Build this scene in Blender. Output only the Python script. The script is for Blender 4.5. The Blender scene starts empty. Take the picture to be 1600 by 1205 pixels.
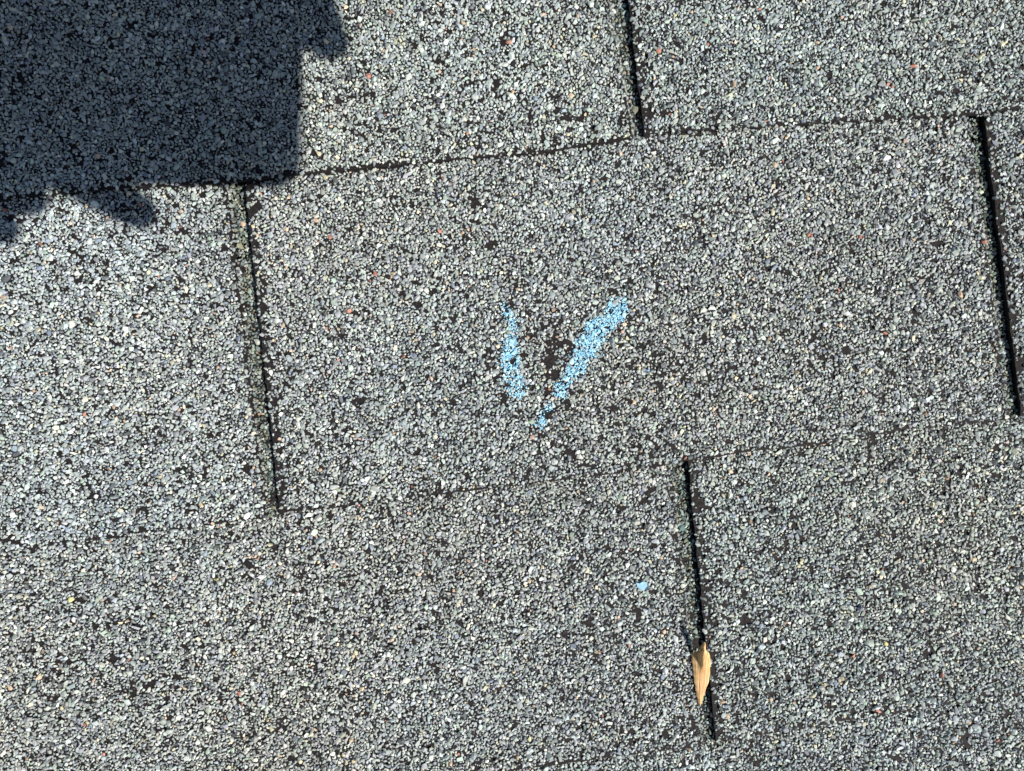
import bpy, bmesh, math, random
import numpy as np
from mathutils import Vector, Matrix

rng = np.random.default_rng(11)
random.seed(11)
SC = bpy.context.scene
COL = SC.collection

# ------------------------------------------------------------------ camera, sky, sun, exposure
S = 0.2612e-3            # metres per photo pixel on the roof surface (12 inch tabs)
CX, CY = 800.0, 602.5
D = 0.302                # height of the lens over the shingles
TX, TY = 0.80, 0.475     # horizontal run of the sun ray per unit of height (right / down-slope)

cam_d = bpy.data.cameras.new('camera'); cam = bpy.data.objects.new('camera', cam_d); COL.objects.link(cam)
cam.location = (0, 0, D + 0.0015)
cam_d.sensor_width = 36.0; cam_d.lens = 36.0 * D / (1600 * S)
cam_d.clip_start = 0.001; cam_d.clip_end = 200
SC.camera = cam

w = bpy.data.worlds.new('World'); SC.world = w; w.use_nodes = True
nt = w.node_tree
for n in list(nt.nodes): nt.nodes.remove(n)
sky = nt.nodes.new('ShaderNodeTexSky'); sky.sky_type = 'NISHITA'; sky.sun_disc = False
sun_dir = Vector((TX, -TY, 1.0)).normalized()
sky.sun_elevation = math.asin(sun_dir.z)
sky.sun_rotation = math.atan2(sun_dir.x, sun_dir.y); sky.ozone_density = 1.4
bg = nt.nodes.new('ShaderNodeBackground'); bg.inputs['Strength'].default_value = 0.056
wo = nt.nodes.new('ShaderNodeOutputWorld')
nt.links.new(sky.outputs[0], bg.inputs[0]); nt.links.new(bg.outputs[0], wo.inputs[0])

sl = bpy.data.lights.new('sun', 'SUN'); sl.energy = 5.0; sl.angle = math.radians(0.55); sl.color = (1.0, 0.955, 0.885)
so = bpy.data.objects.new('sun', sl); COL.objects.link(so)
so.rotation_euler = sun_dir.to_track_quat('Z', 'Y').to_euler(); so.location = (1, -0.6, 1.3)
SC.view_settings.view_transform = 'Standard'; SC.view_settings.look = 'None'
SC.view_settings.gamma = 1.0; SC.view_settings.use_curve_mapping = False
SC.view_settings.exposure = 0.44

# ------------------------------------------------------------------ helpers
def X(px): return (np.asarray(px, dtype=float) - CX) * S
def Y(py): return -(np.asarray(py, dtype=float) - CY) * S

def vnoise(x, y, scale, seed):
    """smooth value noise, -1..1, on px coordinates"""
    g = np.random.default_rng(seed).random((257, 257)) * 2 - 1
    u = np.asarray(x, float) / scale + 91.3; v = np.asarray(y, float) / scale + 57.7
    iu = np.floor(u).astype(int); iv = np.floor(v).astype(int)
    fu = u - iu; fv = v - iv
    fu = fu * fu * (3 - 2 * fu); fv = fv * fv * (3 - 2 * fv)
    a = g[iv % 256, iu % 256]; b = g[iv % 256, (iu + 1) % 256]
    c = g[(iv + 1) % 256, iu % 256]; d = g[(iv + 1) % 256, (iu + 1) % 256]
    return (a * (1 - fu) + b * fu) * (1 - fv) + (c * (1 - fu) + d * fu) * fv

def mesh_obj(name, verts, faces, mat, parent=None, smooth=False):
    me = bpy.data.meshes.new(name)
    me.from_pydata([tuple(v) for v in verts], [], faces); me.update()
    if mat: me.materials.append(mat)
    if smooth: me.polygons.foreach_set('use_smooth', [True] * len(me.polygons))
    o = bpy.data.objects.new(name, me); COL.objects.link(o)
    if parent: o.parent = parent
    return o

def tag(o, label=None, cat=None, kind=None, group=None):
    if label: o['label'] = label
    if cat: o['category'] = cat
    if kind: o['kind'] = kind
    if group: o['group'] = group
    return o

def new_mat(name):
    m = bpy.data.materials.new(name); m.use_nodes = True
    t = m.node_tree; b = t.nodes['Principled BSDF']
    return m, t, b

def ramp(t, fac, stops):
    r = t.nodes.new('ShaderNodeValToRGB'); e = r.color_ramp.elements
    while len(e) < len(stops): e.new(0.5)
    for i, (p, c) in enumerate(stops):
        e[i].position = p; e[i].color = (*c, 1)
    t.links.new(fac, r.inputs[0]); return r.outputs[0]

def noise(t, vec, scale, detail=3, rough=0.6):
    n = t.nodes.new('ShaderNodeTexNoise'); n.inputs['Scale'].default_value = scale
    n.inputs['Detail'].default_value = detail; n.inputs['Roughness'].default_value = rough
    if vec is not None: t.links.new(vec, n.inputs['Vector'])
    return n.outputs['Fac']

def bump(t, b, h, dist, strength=1.0):
    n = t.nodes.new('ShaderNodeBump'); n.inputs['Distance'].default_value = dist
    n.inputs['Strength'].default_value = strength
    t.links.new(h, n.inputs['Height']); t.links.new(n.outputs[0], b.inputs['Normal'])

# ------------------------------------------------------------------ materials
def mat_asphalt():
    m, t, b = new_mat('asphalt_coating')
    geo = t.nodes.new('ShaderNodeNewGeometry').outputs['Position']
    n1 = noise(t, geo, 900, 3); n2 = noise(t, geo, 60, 3)
    c = ramp(t, n1, [(0.3, (0.006, 0.005, 0.005)), (0.55, (0.013, 0.010, 0.010)), (0.75, (0.04, 0.032, 0.03))])
    t.links.new(c, b.inputs['Base Color'])
    b.inputs['Roughness'].default_value = 0.75
    b.inputs['Specular IOR Level'].default_value = 0.25
    bump(t, b, n1, 0.0004)
    return m

def mat_granule():
    m, t, b = new_mat('mineral_granules')
    a = t.nodes.new('ShaderNodeAttribute'); a.attribute_type = 'INSTANCER'; a.attribute_name = 'tint'
    geo = t.nodes.new('ShaderNodeNewGeometry').outputs['Position']
    n = noise(t, geo, 2600, 2)
    mp = t.nodes.new('ShaderNodeMapRange'); mp.inputs['To Min'].default_value = 0.72; mp.inputs['To Max'].default_value = 1.25
    t.links.new(n, mp.inputs[0])
    mx = t.nodes.new('ShaderNodeVectorMath'); mx.operation = 'SCALE'
    t.links.new(a.outputs['Color'], mx.inputs[0]); t.links.new(mp.outputs[0], mx.inputs['Scale'])
    t.links.new(mx.outputs[0], b.inputs['Base Color'])
    b.inputs['Roughness'].default_value = 0.55
    b.inputs['Specular IOR Level'].default_value = 0.4
    return m

def mat_granular_far():
    """colour and relief of the granule surface where the grains are too small to build"""
    m, t, b = new_mat('granule_surface_far')
    geo = t.nodes.new('ShaderNodeNewGeometry').outputs['Position']
    v = t.nodes.new('ShaderNodeTexVoronoi'); v.inputs['Scale'].default_value = 520
    t.links.new(geo, v.inputs['Vector'])
    w_ = t.nodes.new('ShaderNodeSeparateColor'); t.links.new(v.outputs['Color'], w_.inputs[0])
    c = ramp(t, w_.outputs[0], [(0.0, (0.02, 0.017, 0.017)), (0.22, (0.03, 0.025, 0.025)), (0.27, (0.28, 0.30, 0.29)),
                               (0.7, (0.34, 0.36, 0.36)), (0.95, (0.42, 0.42, 0.38)), (1.0, (0.4, 0.25, 0.18))])
    t.links.new(c, b.inputs['Base Color']); b.inputs['Roughness'].default_value = 0.8
    inv = t.nodes.new('ShaderNodeMath'); inv.operation = 'SUBTRACT'; inv.inputs[0].default_value = 1
    t.links.new(v.outputs['Distance'], inv.inputs[1]); bump(t, b, inv.outputs[0], 0.0008)
    return m

def mat_chalk():
    m, t, b = new_mat('blue_chalk')
    geo = t.nodes.new('ShaderNodeNewGeometry').outputs['Position']
    c = ramp(t, noise(t, geo, 700, 3), [(0.3, (0.16, 0.44, 0.68)), (0.48, (0.33, 0.65, 0.84)), (0.7, (0.58, 0.80, 0.90))])
    t.links.new(c, b.inputs['Base Color']); b.inputs['Roughness'].default_value = 0.95
    b.inputs['Specular IOR Level'].default_value = 0.1
    return m

def mat_leaf():
    m, t, b = new_mat('dry_leaf_tan')
    tc = t.nodes.new('ShaderNodeTexCoord')
    mp = t.nodes.new('ShaderNodeMapping'); mp.inputs['Scale'].default_value = (3400, 110, 600)
    t.links.new(tc.outputs['Object'], mp.inputs[0])
    n = noise(t, mp.outputs[0], 1.0, 3)
    c = ramp(t, n, [(0.3, (0.42, 0.20, 0.07)), (0.5, (0.70, 0.41, 0.16)), (0.68, (0.84, 0.60, 0.32))])
    t.links.new(c, b.inputs['Base Color']); b.inputs['Roughness'].default_value = 0.45
    bump(t, b, n, 0.00025)
    return m

def mat_plain(name, col, rough, metal=0.0, nscale=200, amt=0.0002):
    m, t, b = new_mat(name)
    geo = t.nodes.new('ShaderNodeTexCoord').outputs['Object']
    n = noise(t, geo, nscale, 3)
    c = ramp(t, n, [(0.3, tuple(x * 0.85 for x in col)), (0.7, tuple(min(1, x * 1.12) for x in col))])
    t.links.new(c, b.inputs['Base Color']); b.inputs['Roughness'].default_value = rough; b.inputs['Metallic'].default_value = metal
    bump(t, b, n, amt); return m

M_ASP = mat_asphalt(); M_GRAN = mat_granule(); M_FAR = mat_granular_far(); M_CHALK = mat_chalk(); M_LEAF = mat_leaf()
M_FELT = mat_plain('underlay_felt', (0.03, 0.03, 0.03), 0.9, 0, 80, 0.0005)
M_PHONE = mat_plain('phone_shell', (0.03, 0.03, 0.035), 0.3, 0, 30, 0.00001)
M_GLASS = mat_plain('phone_glass', (0.01, 0.01, 0.012), 0.08, 0, 30, 0.00001)
M_SKIN = mat_plain('skin', (0.50, 0.29, 0.20), 0.5, 0, 300, 0.0002)
M_CLOTH = mat_plain('sleeve_cloth', (0.06, 0.08, 0.12), 0.9, 0, 900, 0.0006)

# ------------------------------------------------------------------ courses of the roof, in photo pixels
T = 0.0025                 # shingle thickness
TP = T / S                 # the same in pixels
ROWH = 508.0; TABW = 1172.0; SLOPE = -0.122; LEAN = 0.122

E1 = [(-900, 420), (0, 313), (80, 302), (230, 292), (330, 287), (400, 280), (494, 270), (610, 258), (745, 246), (850, 237), (925, 225), (1003, 212),
      (1020, 207), (1100, 203), (1170, 199), (1330, 189), (1535, 178), (1600, 168), (2500, 60)]
E2 = [(-900, 985), (30, 861), (140, 845), (250, 831), (350, 818), (430, 808), (440, 802), (520, 793), (600, 785), (700, 772), (850, 753), (940, 744),
      (1040, 727), (1070, 722), (1100, 716), (1200, 703), (1300, 692), (1350, 684), (1420, 671), (1535, 661), (1600, 650), (2500, 540)]
E3 = [(-900, 1425), (0, 1301), (600, 1230), (1098, 1166), (1115, 1162), (1350, 1122), (1440, 1108), (1600, 1087), (2500, 975)]
E1a, E2a, E3a = map(np.array, (E1, E2, E3))
def edge(k, x):
    """bottom edge (y px) of course k (1 = top course in the photo)"""
    x = np.asarray(x, float)
    if k == 1: y = np.interp(x, E1a[:, 0], E1a[:, 1])
    elif k == 2: y = np.interp(x, E2a[:, 0], E2a[:, 1])
    elif k == 3: y = np.interp(x, E3a[:, 0], E3a[:, 1])
    elif k < 1: y = np.interp(x, E1a[:, 0], E1a[:, 1]) + (k - 1) * ROWH
    else: y = np.interp(x, E3a[:, 0], E3a[:, 1]) + (k - 3) * ROWH
    out = np.where(x < -900, (-900 - x) * -SLOPE, np.where(x > 2500, (2500 - x) * -SLOPE, 0))
    return y + out + 1.6 * vnoise(x, x * 0 + k * 37, 22, 5) + 0.8 * vnoise(x, x * 0 + k * 37, 7, 6)

# slots: (x at y0, y0, x at y1, y1) for the left and the right edge; seen ones measured, the others repeated
def seen_slots(k):
    if k == 1: return [((951, 0, 989, 208), (983, 0, 1006.5, 208))]
    if k == 2: return [((349, 285, 416, 810), (379, 285, 437, 802)), ((1519, 180, 1577, 652), (1544, 180, 1596, 650))]
    if k == 3: return [((1049, 725, 1096, 1162), (1077, 722, 1119, 1160))]
    return []
def slots(k):
    s = seen_slots(k)
    if not s:
        src = 2 if k % 2 == 0 else (1 if k < 1 else 3)
        dk = k - src; s = []
        for a, b in seen_slots(src):
            dy = dk * ROWH; dx = dy * LEAN
            s.append(((a[0] + dx, a[1] + dy, a[2] + dx, a[3] + dy), (b[0] + dx, b[1] + dy, b[2] + dx, b[3] + dy)))
    out = list(s)
    for n in range(1, 7):
        for base, sg in ((s[0], -1), (s[-1], 1)):
            dx = sg * n * TABW; dy = dx * SLOPE
            a, b = base
            out.append(tuple((q[0] + dx, q[1] + dy, q[2] + dx, q[3] + dy) for q in (a, b)))
    out.sort(key=lambda q: q[0][0])
    return out
def sx(line, y, seed=0):
    x0, y0, x1, y1 = line
    y = np.asarray(y, float)
    return x0 + (x1 - x0) * (y - y0) / (y1 - y0) + 1.3 * vnoise(y, y * 0 + x0, 16, 8) + 0.7 * vnoise(y, y * 0 + x0, 6, 9)

def lift(k, x, y):
    """height (m) of the top face of course k at a photo pixel"""
    v = (y - edge(k - 1, x)) / (edge(k, x) - edge(k - 1, x))
    z = T * v - T * 0.5
    z = z - np.clip(-v / 0.03, 0, 1) * T * 0.12
    return z + 0.00022 * vnoise(x, y, 210, 21) + 0.00010 * vnoise(x, y, 55, 22)

# ------------------------------------------------------------------ roof structure and shingles
def slab(u_n, v_n, k, left, right, mat, parent):
    us = np.linspace(0, 1, u_n); 
    vs = np.concatenate([np.linspace(-0.92, -0.08, max(3, v_n // 3)), np.linspace(0, 1, v_n)])
    # where the tab ends sideways: slot edges in the exposure, a tight butt joint in the headlap
    P = np.zeros((len(vs), u_n, 3))
    cl = ((left[0][0] + left[1][0]) / 2, left[0][1], (left[0][2] + left[1][2]) / 2, left[0][3])
    cr = ((right[0][0] + right[1][0]) / 2, right[0][1], (right[0][2] + right[1][2]) / 2, right[0][3])
    for i, v in enumerate(vs):
        xm = cl[0] + (cr[0] - cl[0]) * us
        for _ in range(3):
            yy = edge(k - 1, xm) + v * (edge(k, xm) - edge(k - 1, xm))
            if v < 0: xl, xr = sx(cl, yy) + 1, sx(cr, yy) - 1
            else: xl, xr = sx(left[1], yy), sx(right[0], yy)
            xm = xl + (xr - xl) * us
        z = lift(k, xm, yy)
        P[i, :, 0] = X(xm); P[i, :, 1] = Y(yy); P[i, :, 2] = z
    nv = len(vs); top = P.reshape(-1, 3); bot = top.copy(); bot[:, 2] -= T * 0.86
    verts = np.vstack([top, bot]); N = nv * u_n
    faces = []
    for i in range(nv - 1):
        for j in range(u_n - 1):
            a = i * u_n + j
            faces.append((a, a + u_n, a + u_n + 1, a + 1)); faces.append((N + a, N + a + 1, N + a + u_n + 1, N + a + u_n))
    ring = [j for j in range(u_n)] + [i * u_n + u_n - 1 for i in range(1, nv)] + [(nv - 1) * u_n + j for j in range(u_n - 2, -1, -1)] + [i * u_n for i in range(nv - 2, 0, -1)]
    for a, b in zip(ring, ring[1:] + ring[:1]): faces.append((a, b, N + b, N + a))
    o = mesh_obj('shingle', verts, faces, mat, parent)
    return o

z_deck = -0.0085
roof = mesh_obj('roof', [(-3, -3, z_deck), (3, -3, z_deck), (3, 3, z_deck), (-3, 3, z_deck)], [(0, 1, 2, 3)], M_FELT)
tag(roof, kind='structure')

PX0, PX1, PY0, PY1 = -520.0, 2120.0, -420.0, 1620.0       # area where every granule is built
shingles = {}
for k in range(-3, 8):
    ss = slots(k)
    for j in range(len(ss) - 1):
        xa, xb = ss[j][1][0], ss[j + 1][0][0]
        if xb < -3600 or xa > 5200: continue
        near = (xb > PX0 and xa < PX1) and (edge(k, (xa + xb) / 2) > PY0 and edge(k - 1, (xa + xb) / 2) < PY1)
        o = slab(260 if near else 24, 40 if near else 4, k, ss[j], ss[j + 1], M_ASP if near else M_FAR, roof)
        if near: shingles[(k, j)] = o

# ------------------------------------------------------------------ granules: random packing of grains, largest first
CELL = 8.4
nx = int((PX1 - PX0) / CELL); ny = int((PY1 - PY0) / CELL); K = 18
gx = np.full((ny + 2, nx + 2, K), 1e9, np.float32); gy = gx.copy(); gr = np.zeros_like(gx)
cnt = np.zeros((ny + 2, nx + 2), int)
def holes(x, y):
    big = vnoise(x, y, 170, 31) * 0.6 + vnoise(x, y, 60, 32) * 0.4
    fine = vnoise(x, y, 6.2, 33) * 0.80 + vnoise(x, y, 13, 34) * 0.42
    c = np.exp(-(((x - 860) / 200) ** 2 + ((y - 610) / 140) ** 2))            # worn patch round the chalk mark
    c2 = np.exp(-(((x - 860) / 19) ** 2 + ((y - 540) / 46) ** 2))
    return fine + 0.24 * big < -0.60 + 0.13 * c + 0.64 * c2
BARE = True
def throw(rlo, rhi, rounds, keep):
    for _ in range(rounds):
        for py in range(3):
            for px_ in range(3):
                jj, ii = np.meshgrid(np.arange(1 + py, ny + 1, 3), np.arange(1 + px_, nx + 1, 3), indexing='ij')
                jj = jj.ravel(); ii = ii.ravel()
                m = rng.random(jj.size) < keep; jj = jj[m]; ii = ii[m]
                m = cnt[jj, ii] < K; jj = jj[m]; ii = ii[m]
                x = PX0 + (ii - 1 + rng.random(jj.size)) * CELL; y = PY0 + (jj - 1 + rng.random(jj.size)) * CELL
                r = rlo + (rhi - rlo) * rng.random(jj.size)
                ok = ~holes(x, y) if BARE else np.ones(x.size, bool)
                for dj in (-1, 0, 1):
                    for di in (-1, 0, 1):
                        qx = gx[jj + dj, ii + di]; qy = gy[jj + dj, ii + di]; qr = gr[jj + dj, ii + di]
                        d2 = (qx - x[:, None]) ** 2 + (qy - y[:, None]) ** 2
                        ok &= ~np.any(d2 < (0.84 * (qr + r[:, None])) ** 2, axis=1)
                jj, ii, x, y, r = jj[ok], ii[ok], x[ok], y[ok], r[ok]
                c = cnt[jj, ii]
                gx[jj, ii, c] = x; gy[jj, ii, c] = y; gr[jj, ii, c] = r; cnt[jj, ii] += 1
throw(3.6, 4.6, 1, 0.05)
throw(2.8, 3.6, 2, 0.25)
throw(2.2, 2.8, 4, 0.6)
throw(1.7, 2.2, 7, 1.0)
throw(1.1, 1.7, 11, 1.0)
BARE = False
throw(0.7, 1.1, 3, 0.16)              # fine dust grains, also on the bare spots
m = gr > 0
gxs, gys, grs = gx[m].astype(float), gy[m].astype(float), gr[m].astype(float)
print('granules', gxs.size)

# which shingle carries which granule
KMIN, KMAX = -1, 6
course = np.full(gxs.size, KMIN)
for k in range(KMIN, KMAX): course[gys > edge(k, gxs)] = k + 1
tab = np.full(gxs.size, -1); sunk = np.zeros(gxs.size, bool); carrier = course.copy(); dslot = np.full(gxs.size, 1e9)
for k in range(KMIN, KMAX + 1):
    sel = np.where(course == k)[0]; x = gxs[sel]; y = gys[sel]
    tb = np.full(sel.size, -1); sk = np.zeros(sel.size, bool); ds = np.full(sel.size, 1e9)
    for j, (l, r) in enumerate(slots(k)):
        xl = sx(l, y); xr = sx(r, y)
        tb[x > xr] = j; sk |= (x >= xl) & (x <= xr)
        ds = np.minimum(ds, np.minimum(np.abs(x - xl), np.abs(x - xr)))
    tab[sel] = tb; sunk[sel] = sk; dslot[sel] = ds
for k in range(KMIN, KMAX + 1):                      # grains seen through a slot lie on the course below
    sel = np.where((course == k) & sunk)[0]; x = gxs[sel]; y = gys[sel]
    tb = np.full(sel.size, -1)
    for j, (l, r) in enumerate(slots(k + 1)):
        c = ((l[0] + r[0]) / 2, l[1], (l[2] + r[2]) / 2, l[3])
        tb[x > sx(c, y)] = j
    tab[sel] = tb; carrier[sel] = k + 1
dedge = np.full(gxs.size, 1e9); zz = np.zeros(gxs.size)
for k in range(KMIN, KMAX + 2):
    s_ = carrier == k
    zz[s_] = lift(k, gxs[s_], gys[s_])
for k in range(KMIN, KMAX + 1):
    s_ = course == k
    dedge[s_] = edge(k, gxs[s_]) - gys[s_]
keep = np.ones(gxs.size, bool)
u = rng.random(gxs.size)
lipw = np.select([(course == 1) & (gxs < 960), course == 1, (course == 2) & (gxs < 430), course == 2], [0.9, 0.5, 0.9, 2.2], 1.9) + 1.6 * vnoise(gxs, gys * 0.1, 60, 71)
keep &= ~((dedge < lipw) & ~sunk)
keep &= ~((dedge < 5) & (u < 0.28) & ~sunk)                    # cut edges shed their grains
keep &= ~((dslot < 0.5))
keep &= ~((dslot < 5) & (u < 0.15) & ~sunk)
keep &= rng.random(gxs.size) > 0.025
keep &= ~((gxs > 1085) & (gxs < 1100) & (gys > 1003) & (gys < 1020))   # bare pocket above the dry leaf
# worn strip right of the slots
for k in range(KMIN, KMAX + 1):
    s_ = np.where((course == k) & ~sunk)[0]
    for (l, r) in slots(k):
        d = gxs[s_] - sx(r, gys[s_]); keep[s_[(d > 0) & (d < 13) & (u[s_] < 0.42)]] = False

# tints
N = gxs.size
pal = np.array([(0.355, 0.385, 0.365), (0.30, 0.34, 0.345), (0.31, 0.33, 0.365), (0.45, 0.46, 0.40), (0.50, 0.52, 0.50),
                (0.33, 0.42, 0.34), (0.50, 0.37, 0.27), (0.38, 0.17, 0.12), (0.10, 0.11, 0.12), (0.58, 0.52, 0.34), (0.20, 0.24, 0.31)])
pr = np.array([0.36, 0.22, 0.12, 0.10, 0.055, 0.02, 0.006, 0.0012, 0.055, 0.012, 0.02]); pr /= pr.sum()
ci = rng.choice(len(pal), N, p=pr)
tint = pal[ci] * np.exp(rng.normal(0, 0.20, N))[:, None] * (1 + rng.normal(0, 0.03, (N, 3)))
lum = tint.mean(1, keepdims=True); tint = np.where((ci == 6)[:, None] | (ci == 7)[:, None], tint, lum + (tint - lum) * 0.78)
warm = np.clip(vnoise(gxs, gys, 260, 41) * 0.03, -0.03, 0.03)
tint[:, 0] *= 1 + warm; tint[:, 2] *= 1 - warm
tint *= np.array([0.98, 1.008, 0.99])
blend = {(1, 0): (1.05, 1.055, 1.03), (1, 1): (0.99, 1.01, 1.0), (2, 0): (1.03, 1.04, 1.06), (2, 1): (1.01, 1.01, 1.015), (2, 2): (0.92, 0.94, 0.95), (3, 0): (1.02, 1.005, 1.0), (3, 1): (1.01, 1.02, 1.0)}
for k in range(KMIN, KMAX + 2):                                       # every shingle has its own blend of grains
    ls = slots(k); base_j = [j for j, q in enumerate(ls) if -700 < q[0][0] < 2300]
    for j in range(len(ls)):
        s_ = (carrier == k) & (tab == j)
        if not s_.any(): continue
        mid = (ls[j][1][0] + (ls[j + 1][0][0] if j + 1 < len(ls) else ls[j][1][0] + TABW)) / 2
        key = (k, {1: int(mid > 980), 2: int(mid > 385) + int(mid > 1540), 3: int(mid > 1070)}.get(k, 0))
        tint[s_] *= np.array(blend.get(key, tuple(1 + rng.normal(0, 0.008, 3))))
tint *= (1 + 0.07 * vnoise(gxs, gys, 120, 42))[:, None]
alg = sunk & (rng.random(N) < 0.8)                                    # dirty green grains in the slots
tint[alg] *= np.array([0.46, 0.50, 0.44]) * (0.75 + 0.6 * rng.random((alg.sum(), 1))) * (1 + np.array([0.10, 0.0, -0.08]) * rng.normal(0, 1, (alg.sum(), 1)))
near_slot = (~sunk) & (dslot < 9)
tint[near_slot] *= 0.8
def paint(x, y, rad, c):
    d = np.hypot(gxs - x, gys - y); rad = rad * 0.55; s_ = (d < rad) & keep
    if not s_.any(): s_ = np.zeros(N, bool); s_[np.argmin(d + (~keep) * 1e6)] = True
    tint[s_] = np.array(c)
ORG, PNK, RED, YEL, WHT, BLU = (0.50, 0.34, 0.24), (0.53, 0.41, 0.35), (0.44, 0.21, 0.17), (0.58, 0.55, 0.25), (0.55, 0.58, 0.55), (0.20, 0.30, 0.48)
for x, y, r, c in [(561, 790, 5, RED), (566, 795, 4, PNK), (610, 434, 5, ORG), (366, 714, 4, RED), (530, 562, 5, RED), (316, 79, 4, PNK), (375, 348, 4, ORG),
                   (482, 345, 5, PNK), (96, 366, 4, ORG), (390, 875, 7, PNK), (400, 872, 5, ORG), (160, 735, 5, PNK), (170, 735, 4, ORG), (232, 757, 5, PNK),
                   (553, 995, 6, PNK), (134, 1000, 5, PNK), (160, 963, 5, PNK), (72, 908, 5, PNK), (345, 1068, 4, ORG), (1160, 888, 6, ORG), (1129, 730, 6, ORG), (1157, 775, 5, PNK),
                   (1470, 625, 6, PNK), (1502, 697, 6, PNK), (1583, 690, 6, PNK), (1418, 717, 5, ORG), (1472, 195, 6, PNK), (1133, 225, 5, PNK), (1157, 10, 4, PNK), (1053, 88, 4, ORG),
                   (1471, 1053, 5, RED), (1567, 1162, 5, RED), (1507, 1157, 5, ORG), (1493, 1155, 5, PNK), (1383, 1005, 7, YEL), (1343, 1078, 4, PNK),
                   (346, 864, 4, YEL), (335, 910, 6, YEL), (105, 938, 5, YEL), (176, 688, 6, WHT), (520, 766, 9, WHT), (1009, 580, 6, BLU), (718, 427, 4, ORG), (827, 525, 4, ORG),
                   (735, 175, 5, RED), (765, 187, 4, RED), (563, 125, 4, RED), (597, 77, 4, ORG), (644, 25, 4, ORG), (815, 20, 4, ORG), (1058, 22, 5, YEL), (270, 905, 6, PNK),
                   (440, 905, 5, PNK), (487, 840, 5, ORG), (475, 830, 4, PNK), (504, 895, 5, PNK), (520, 888, 4, ORG), (1000, 572, 5, ORG), (948, 500, 4, PNK), (1495, 990, 5, PNK)]:
    paint(x, y, r, c)

# one node tree turns a vertex cloud into little crushed stones (eight stone shapes made inside the tree)
def stone_tree(name, mat, attr=True):
    g = bpy.data.node_groups.new(name, 'GeometryNodeTree')
    g.interface.new_socket('Geometry', in_out='INPUT', socket_type='NodeSocketGeometry')
    g.interface.new_socket('Geometry', in_out='OUTPUT', socket_type='NodeSocketGeometry')
    nd = g.nodes; lk = g.links
    gi = nd.new('NodeGroupInput'); go = nd.new('NodeGroupOutput')
    join = nd.new('GeometryNodeJoinGeometry')
    for s_ in range(14):
        ico = nd.new('GeometryNodeMeshIcoSphere'); ico.inputs['Radius'].default_value = 1.0; ico.inputs['Subdivisions'].default_value = 1 if s_ % 3 else 2
        sp = nd.new('GeometryNodeSetPosition')
        rv = nd.new('FunctionNodeRandomValue'); rv.data_type = 'FLOAT_VECTOR'
        rv.inputs[0].default_value = (-0.5,) * 3; rv.inputs[1].default_value = (0.5,) * 3; rv.inputs['Seed'].default_value = 17 * s_ + 3
        lk.new(ico.outputs['Mesh'], sp.inputs['Geometry']); lk.new(rv.outputs[0], sp.inputs['Offset'])
        ch = nd.new('GeometryNodeConvexHull'); lk.new(sp.outputs[0], ch.inputs[0])
        sm = nd.new('GeometryNodeSetMaterial'); sm.inputs['Material'].default_value = mat; lk.new(ch.outputs[0], sm.inputs[0])
        ti = nd.new('GeometryNodeGeometryToInstance'); lk.new(sm.outputs[0], ti.inputs[0]); lk.new(ti.outputs[0], join.inputs[0])
    ip = nd.new('GeometryNodeInstanceOnPoints'); ip.inputs['Pick Instance'].default_value = True
    lk.new(gi.outputs[0], ip.inputs['Points']); lk.new(join.outputs[0], ip.inputs['Instance'])
    def named(n, ty, out):
        a = nd.new('GeometryNodeInputNamedAttribute'); a.data_type = ty; a.inputs['Name'].default_value = n
        return a.outputs[0]
    lk.new(named('shape', 'INT', 0), ip.inputs['Instance Index'])
    er = nd.new('FunctionNodeEulerToRotation'); lk.new(named('turn', 'FLOAT_VECTOR', 0), er.inputs[0]); lk.new(er.outputs[0], ip.inputs['Rotation'])
    lk.new(named('size', 'FLOAT_VECTOR', 0), ip.inputs['Scale'])
    lk.new(ip.outputs[0], go.inputs[0])
    return g
TREE = stone_tree('crushed_stone_granules', M_GRAN)
TREE_CHALK = stone_tree('chalk_crumbs', M_CHALK)

def grain_object(name, P, turn, size, shape, tints, parent, tree, mat):
    me = bpy.data.meshes.new(name); me.vertices.add(len(P)); me.vertices.foreach_set('co', P.astype(np.float32).ravel())
    for n, ty, a, key in (('turn', 'FLOAT_VECTOR', turn, 'vector'), ('size', 'FLOAT_VECTOR', size, 'vector')):
        at = me.attributes.new(n, ty, 'POINT'); at.data.foreach_set(key, a.astype(np.float32).ravel())
    at = me.attributes.new('shape', 'INT', 'POINT'); at.data.foreach_set('value', shape.astype(np.int32))
    if tints is not None:
        at = me.attributes.new('tint', 'FLOAT_COLOR', 'POINT')
        at.data.foreach_set('color', np.hstack([np.clip(tints, 0.01, 0.85), np.ones((len(P), 1))]).astype(np.float32).ravel())
    me.materials.append(mat)
    o = bpy.data.objects.new(name, me); COL.objects.link(o)
    if parent is not None: o.parent = parent
    md = o.modifiers.new('grains', 'NODES'); md.node_group = tree
    return o

turn = np.stack([rng.normal(0, 0.42, N), rng.normal(0, 0.42, N), rng.random(N) * 6.283], 1)
el = 1 + rng.random(N) * 0.32
size = np.stack([grs * el * 1.02, grs / el ** 0.6 * 1.02, grs * (0.50 + 0.25 * rng.random(N))], 1) * S
shape = rng.integers(0, 14, N)
P = np.stack([X(gxs), Y(gys), zz + size[:, 2] * (0.25 + 0.6 * rng.random(N))], 1)
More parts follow.
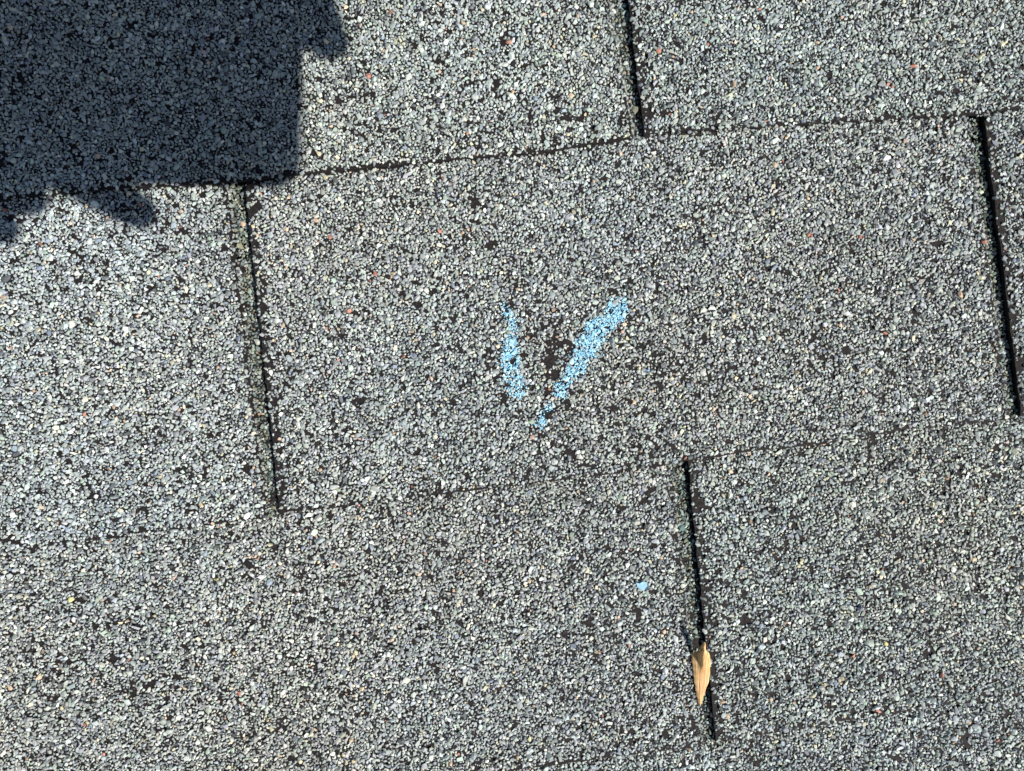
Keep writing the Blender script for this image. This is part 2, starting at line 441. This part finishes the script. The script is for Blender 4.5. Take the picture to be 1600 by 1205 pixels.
# grains stuck to the cut walls of the slots and along the lower edges
ex = []                                                            # course, tab, x, y, z
for k in range(KMIN, KMAX + 1):
    for j, (l, r) in enumerate(slots(k)):
        n = 150
        y = l[1] + (l[3] - l[1]) * rng.random(n); x = sx(l, y) + rng.random(n) * 1.6
        ok = (x > PX0) & (x < PX1) & (y > PY0) & (y < PY1); x, y = x[ok], y[ok]
        if (k, j - 1) in shingles: ex += [(k, j - 1, a_, b_, c_) for a_, b_, c_ in zip(x, y, lift(k, x, y) - T * (0.05 + 0.8 * rng.random(x.size)))]
    for (k2, j2) in shingles:
        if k2 != k: continue
        a_, b_ = slots(k)[j2][1][2] + 3, slots(k)[j2 + 1][0][2] - 3
        n = int((b_ - a_) / (5 if (k == 1 and a_ > 900) else 22)); x = a_ + (b_ - a_) * rng.random(n); y = edge(k, x) + 0.3
        ok = (x > PX0) & (x < PX1) & (y > PY0) & (y < PY1); x, y = x[ok], y[ok]
        ex += [(k, j2, p_, q_, w_) for p_, q_, w_ in zip(x, y, lift(k, x, y) - T * (0.1 + 0.8 * rng.random(x.size)))]
ex = np.array(ex); n = len(ex); rr = (1.3 + 1.9 * rng.random(n)) * S
P = np.vstack([P, np.stack([X(ex[:, 2]), Y(ex[:, 3]), ex[:, 4]], 1)])
turn = np.vstack([turn, rng.random((n, 3)) * 6.28]); size = np.vstack([size, np.stack([rr * 1.1, rr, rr * 0.6], 1)])
shape = np.concatenate([shape, rng.integers(0, 14, n)]); tint = np.vstack([tint, pal[rng.choice(len(pal), n, p=pr)] * 0.7])
keep = np.concatenate([keep, np.ones(n, bool)]); carrier = np.concatenate([carrier, ex[:, 0].astype(int)]); tab = np.concatenate([tab, ex[:, 1].astype(int)])
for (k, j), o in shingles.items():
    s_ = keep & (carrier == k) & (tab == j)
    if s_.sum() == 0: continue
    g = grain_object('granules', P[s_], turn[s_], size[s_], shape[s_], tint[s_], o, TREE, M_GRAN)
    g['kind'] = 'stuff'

# ------------------------------------------------------------------ blue chalk strokes lying on the tops of the grains
def stroke(name, pts, parent, gate_seed):
    pts = np.array(pts, float)                                   # x, y, half width, cover
    best = np.full(N, 9.0); cov = np.zeros(N)
    for a, b in zip(pts[:-1], pts[1:]):
        d = b[:2] - a[:2]; L2 = (d ** 2).sum()
        tt = np.clip(((gxs - a[0]) * d[0] + (gys - a[1]) * d[1]) / L2, 0, 1)
        q = np.hypot(gxs - a[0] - tt * d[0], gys - a[1] - tt * d[1]) / (a[2] + (b[2] - a[2]) * tt)
        cc = a[3] + (b[3] - a[3]) * tt
        up = q < best; best[up] = q[up]; cov[up] = cc[up]
    gate = vnoise(gxs, gys, 11, gate_seed) * 0.42 + rng.normal(0, 0.22, N)
    s_ = keep[:N] & (best < 1.30) & (gate + (cov - 0.5) * 1.15 - np.clip(best - 0.7, 0, 1) * 1.15 > -0.02)
    idx = np.where(s_)[0]
    Pc = P[idx].copy(); Pc[:, 2] += size[idx, 2] * 0.22
    sz = size[idx] * (0.74 + 0.24 * rng.random((len(idx), 1))); sz[:, 2] = size[idx, 2] * 0.93
    # crumbs of chalk pressed between the grains
    n = len(idx) * 6
    e = rng.choice(idx, n); Pe = P[e] + np.stack([rng.normal(0, 2.7, n) * S, rng.normal(0, 2.7, n) * S, (rng.random(n) * 2.2 - 0.6) * S], 1)
    n2 = len(idx); e2 = rng.choice(idx, n2)                       # stray dust round the stroke
    Pe = np.vstack([Pe, P[e2] + np.stack([rng.normal(0, 6.5, n2) * S, rng.normal(0, 6.5, n2) * S, (rng.random(n2) * 2.4) * S], 1)]); n = len(Pe)
    se = (0.45 + rng.random((n, 3)) * 0.75) * S; te = rng.random((n, 3)) * 6
    # dust on the neighbours
    return grain_object(name, np.vstack([Pc, Pe]), np.vstack([turn[idx], te]), np.vstack([sz, se]),
                        np.concatenate([shape[idx], rng.integers(0, 14, n)]), None, parent, TREE_CHALK, M_CHALK)

mark = bpy.data.objects.new('chalk_mark', None); COL.objects.link(mark)
mark.location = (0, 0, 0); mark.empty_display_size = 0.01
tag(mark, 'pale blue chalk tick of two crumbly strokes in the middle of the worn shingle', 'chalk mark')
c1 = stroke('chalk_stroke', [(789, 478, 4, 0.5), (797, 500, 8, 0.7), (800, 518, 7, 0.45), (800, 535, 10, 0.85), (796, 552, 13, 0.95), (798, 577, 12, 0.8), (804, 604, 15, 0.55)], mark, 61)
c1['label'] = 'short thin stroke on the left'
c2 = stroke('chalk_stroke', [(962, 466, 8, 0.35), (966, 482, 14, 0.95), (940, 508, 15, 1.0), (920, 535, 15, 1.0), (906, 565, 15, 0.9), (888, 588, 11, 0.5), (877, 605, 11, 0.85),
             (868, 630, 9, 0.4), (853, 645, 9, 0.7), (840, 668, 5, 0.6)], mark, 62)
c2['label'] = 'longer slanting stroke on the right'
for c in (c1, c2): c['kind'] = 'stuff'

# ------------------------------------------------------------------ chip of blue chalk
def surf(x, y):
    k = 1
    for q in range(KMIN, KMAX):
        if y > edge(q, x): k = q + 1
    return float(lift(k, x, y))
def chip(x, y, out, thick, mat, name, label, cat):
    n = len(out); z0 = surf(x, y) + 3.4 * S
    top = [((px - x) * S, -(py - y) * S, z + thick) for px, py, z in out]
    bot = [(a * 0.93, b * 0.93, c - thick) for a, b, c in top]
    ctr = [(0.4 * S, 0.2 * S, thick * 1.5)]
    vs = top + bot + ctr
    fs = [(i, (i + 1) % n, 2 * n) for i in range(n)] + [((i + 1) % n, i, n + i, n + (i + 1) % n) for i in range(n)] + [tuple(range(2 * n - 1, n - 1, -1))]
    o = mesh_obj(name, vs, [f[::-1] if False else f for f in fs], mat)
    o.location = (float(X(x)), float(Y(y)), z0)
    tag(o, label, cat); return o
M_CHIP = mat_plain('pale_blue_chip', (0.26, 0.47, 0.62), 0.8, 0, 900, 0.0001)
chip(1003, 916, [(994, 911, 1 * S), (1000, 912, 2 * S), (1005, 909, 2 * S), (1010, 910, 2.2 * S), (1012, 916, 1.4 * S), (1009, 920, 0.6 * S), (1006, 925, 0.2 * S), (1001, 921, 0.2 * S), (997, 919, 0)][::-1],
     1.2 * S, M_CHIP, 'chalk_chip', 'small flat pale blue chip lying loose left of the lower slot', 'chip')

# ------------------------------------------------------------------ dry leaf scale lodged in the slot
def leaf():
    # cross sections from the top to the tip: y, x left, x right, lift of the left side, lift of the right ridge (px)
    prof = [(1005, 1099.5, 1102.5, 28, 32), (1012, 1096.5, 1104, 20, 34), (1018, 1094.5, 1104.5, 8, 33), (1022, 1085.5, 1107, 2, 30), (1028, 1083.8, 1109, 2, 27), (1035, 1083.8, 1109, 2.5, 23), (1044, 1085, 1109, 3.5, 17),
            (1054, 1086, 1108.4, 4.5, 13), (1064, 1087, 1107.4, 5, 11), (1074, 1088.4, 1104.6, 5, 9.5), (1084, 1089.8, 1101.2, 5, 8.5), (1093, 1090.8, 1098.8, 5, 7.5), (1100, 1092.6, 1096.6, 4, 6), (1105, 1094, 1095.2, 4, 4.5)]
    prof = np.array(prof); ys = np.linspace(prof[0, 0], prof[-1, 0], 46)
    cols = [np.interp(ys, prof[:, 0], prof[:, c]) for c in range(1, 5)]
    nu = 15; top = []
    base = surf(1085, 1050)
    for i, y in enumerate(ys):
        xl, xr, zl, zr = (c[i] for c in cols)
        xm_ = (xl + xr) / 2; g_ = 1.16 if y > 1019 else 1.0; xl, xr = xm_ + (xl - xm_) * g_, xm_ + (xr - xm_) * g_
        xl += 0.5 * math.sin(i * 1.3); xr += 0.4 * math.sin(i * 0.9 + 1)
        for q in range(nu):
            u_ = q / (nu - 1)
            fold = max(0.0, 1 - abs(u_ - 0.62) / 0.16)
            step = 1 / (1 + math.exp(-(u_ - 0.50) * 26))
            k_ = max(0.0, min(1.0, (1052 - y) / 32))
            z = zl + (zr - zl) * (k_ * step + (1 - k_) * u_ ** 0.8) + 1.4 * math.sin(math.pi * u_) - 2.5 * k_ * max(0, u_ - 0.85) * 6
            z += 0.25 * math.sin(q * 2.4 + i * 0.05)
            f_ = 1 - z * S / D                                      # a raised point lies nearer the lens axis than it looks
            top.append((CX + (xl + (xr - xl) * u_ - CX) * f_, CY + (y - CY) * f_, z))
    x0, y0 = 1096, 1056
    V = [((a - x0) * S, -(b - y0) * S, c * S) for a, b, c in top]
    n = len(V); V += [(a, b, c - 1.1 * S) for a, b, c in V]
    F = []
    R_ = len(ys)
    for i in range(R_ - 1):
        for q in range(nu - 1):
            a = i * nu + q
            F.append((a, a + nu, a + nu + 1, a + 1)); F.append((n + a, n + a + 1, n + a + nu + 1, n + a + nu))
    ring = list(range(nu)) + [i * nu + nu - 1 for i in range(1, R_)] + [(R_ - 1) * nu + q for q in range(nu - 2, -1, -1)] + [i * nu for i in range(R_ - 2, 0, -1)]
    for a, b in zip(ring, ring[1:] + ring[:1]): F.append((a, b, n + b, n + a))
    o = mesh_obj('dry_leaf', V, F, M_LEAF, smooth=False)
    for p in o.data.polygons: p.use_smooth = p.normal.z > 0.5
    o.location = (float(X(x0)), float(Y(y0)), base)
    tag(o, 'pointed tan dry leaf sliver lodged upright in the lower slot between shingles', 'dry leaf')
leaf()

# ------------------------------------------------------------------ the phone and the hands whose shadow falls on the top left corner
ZP = D + 0.0045
def cast(shx, shy, z):
    """world point at height z whose shadow falls on photo pixel (shx, shy)"""
    return Vector((float(X(shx)) + TX * z, float(Y(shy)) - TY * z, z))
def rounded(name, x0, x1, y0, y1, z0, z1, r, mat, parent, seg=8):
    pts = []
    for cx, cy, a0 in ((x1 - r, y1 - r, 0), (x0 + r, y1 - r, 90), (x0 + r, y0 + r, 180), (x1 - r, y0 + r, 270)):
        for i in range(seg + 1):
            a = math.radians(a0 + 90 * i / seg); pts.append((cx + r * math.cos(a), cy + r * math.sin(a)))
    n = len(pts); h = (z1 - z0) * 0.2
    cxm, cym = (x0 + x1) / 2, (y0 + y1) / 2
    lay = [(0.985, z0), (1.0, z0 + h), (1.0, z1 - h), (0.985, z1)]
    V = [(cxm + (px - cxm) * f, cym + (py - cym) * f, z) for f, z in lay for px, py in pts]
    F = [tuple(range(n - 1, -1, -1)), tuple(range(3 * n, 4 * n))]
    for l_ in range(3):
        for i in range(n):
            a = l_ * n + i; b = l_ * n + (i + 1) % n; F.append((a, b, b + n, a + n))
    return mesh_obj(name, V, F, mat, parent)
phone = bpy.data.objects.new('mobile_phone', None); COL.objects.link(phone); phone.empty_display_size = 0.02
tag(phone, 'black mobile phone held flat over the roof, camera side down, above the frame', 'phone')
a = cast(457, 291, ZP + 0.004)
x1, y0 = a.x, a.y; x0, y1 = x1 - 0.166, y0 + 0.078
rounded('phone_body', x0, x1, y0, y1, ZP, ZP + 0.008, 0.010, M_PHONE, phone)
rounded('screen', x0 + .003, x1 - .003, y0 + .003, y1 - .003, ZP + 0.0081, ZP + 0.0086, 0.008, M_GLASS, phone)
rounded('camera_bump', x0 + .003, x0 + .036, y1 - .036, y1 - .003, ZP - 0.0018, ZP - 0.0001, 0.008, M_PHONE, phone)
for lx, ly in ((x0 + .012, y1 - .026), (x0 + .027, y1 - .026), (x0 + .027, y1 - .012)):
    rounded('lens', lx - .005, lx + .005, ly - .005, ly + .005, ZP - 0.0026, ZP - 0.0019, 0.0049, M_GLASS, phone)

pm = Matrix.Translation((x1, y0, 0)) @ Matrix.Rotation(math.radians(-2.0), 4, 'Z') @ Matrix.Translation((-x1, -y0, 0))
phone.matrix_world = pm

def skin_body(name, pts, edges, mat, parent):
    me = bpy.data.meshes.new(name); me.from_pydata([tuple(p[0]) for p in pts], edges, []); me.update()
    o = bpy.data.objects.new(name, me); COL.objects.link(o); o.parent = parent
    sk = o.modifiers.new('skin', 'SKIN'); sk.use_smooth_shade = True
    if not me.skin_vertices: me.skin_vertices.new(name='')
    for i, p in enumerate(pts):
        me.skin_vertices[0].data[i].radius = (p[1], p[1]); me.skin_vertices[0].data[i].use_root = (i == 0)
    sb = o.modifiers.new('subd', 'SUBSURF'); sb.levels = 2; sb.render_levels = 2
    me.materials.append(mat); return o
person = bpy.data.objects.new('person', None); COL.objects.link(person); person.empty_display_size = 0.02
tag(person, 'pair of bare hands in dark sleeves holding the phone above the frame', 'person')
zt = ZP + 0.017
def hand(wrist, palm, knuckles, fingers, thumb, elbow):
    pts = [(palm, 0.021), (wrist, 0.023), (wrist + (elbow - wrist) * 0.25, 0.026)]; ed = [(0, 1), (1, 2)]
    for kn, f in zip(knuckles, fingers):
        pts.append((kn, 0.0115)); ed.append((0, len(pts) - 1)); prev = len(pts) - 1
        for q, r in zip(f, (0.0100, 0.0095, 0.0088)):
            pts.append((q, r)); ed.append((prev, len(pts) - 1)); prev = len(pts) - 1
    prev = 0
    for q, r in zip(thumb, (0.014, 0.011, 0.0085)):
        pts.append((q, r)); ed.append((prev, len(pts) - 1)); prev = len(pts) - 1
    skin_body('hand', pts, ed, M_SKIN, person)
    s0 = wrist + (elbow - wrist) * 0.15
    skin_body('sleeve', [(s0, 0.033), (s0 + (elbow - s0) * 0.5, 0.041), (elbow, 0.048)], [(0, 1), (1, 2)], M_CLOTH, person)
# hand reaching over from the upslope side: index finger sticks out past the phone's end
hand(cast(250, -330, zt + .035), cast(310, -190, zt + .018),
     [cast(415, -110, zt + .006), cast(360, -85, zt + .008), cast(285, -75, zt + .008), cast(215, -90, zt + .008)],
     [[cast(462, -40, zt), cast(500, 42, zt - .001), cast(516, 92, zt - .003)],
      [cast(385, 0, zt + .003), cast(392, 60, zt + .001), cast(395, 110, zt)],
      [cast(300, 15, zt + .003), cast(305, 75, zt + .001), cast(307, 130, zt)],
      [cast(215, -10, zt + .003), cast(215, 45, zt + .001), cast(216, 85, zt)]],
     [cast(200, -150, zt + .014), cast(130, -80, zt + .008), cast(120, -20, zt + .003)], cast(150, -1200, zt + .20))
# hand coming from the left: two fingertips show under the phone's lower edge
hand(cast(-480, 60, zt + .03), cast(-330, 130, zt + .016),
     [cast(-230, 90, zt + .008), cast(-215, 150, zt + .006), cast(-220, 215, zt + .004), cast(-240, 275, zt + .004)],
     [[cast(-130, 90, zt + .003), cast(-60, 100, zt + .001), cast(0, 110, zt)],
      [cast(-70, 190, zt - .002), cast(110, 274, zt - .006), cast(240, 342, zt - .010)],
      [cast(-130, 270, zt), cast(-30, 292, zt - .003), cast(70, 308, zt - .006)],
      [cast(-150, 330, zt), cast(-70, 350, zt - .003), cast(24, 346, zt - .006)]],
     [cast(-300, 40, zt + .012), cast(-220, -20, zt + .006), cast(-140, -40, zt + .002)], cast(-1500, -300, zt + .20))
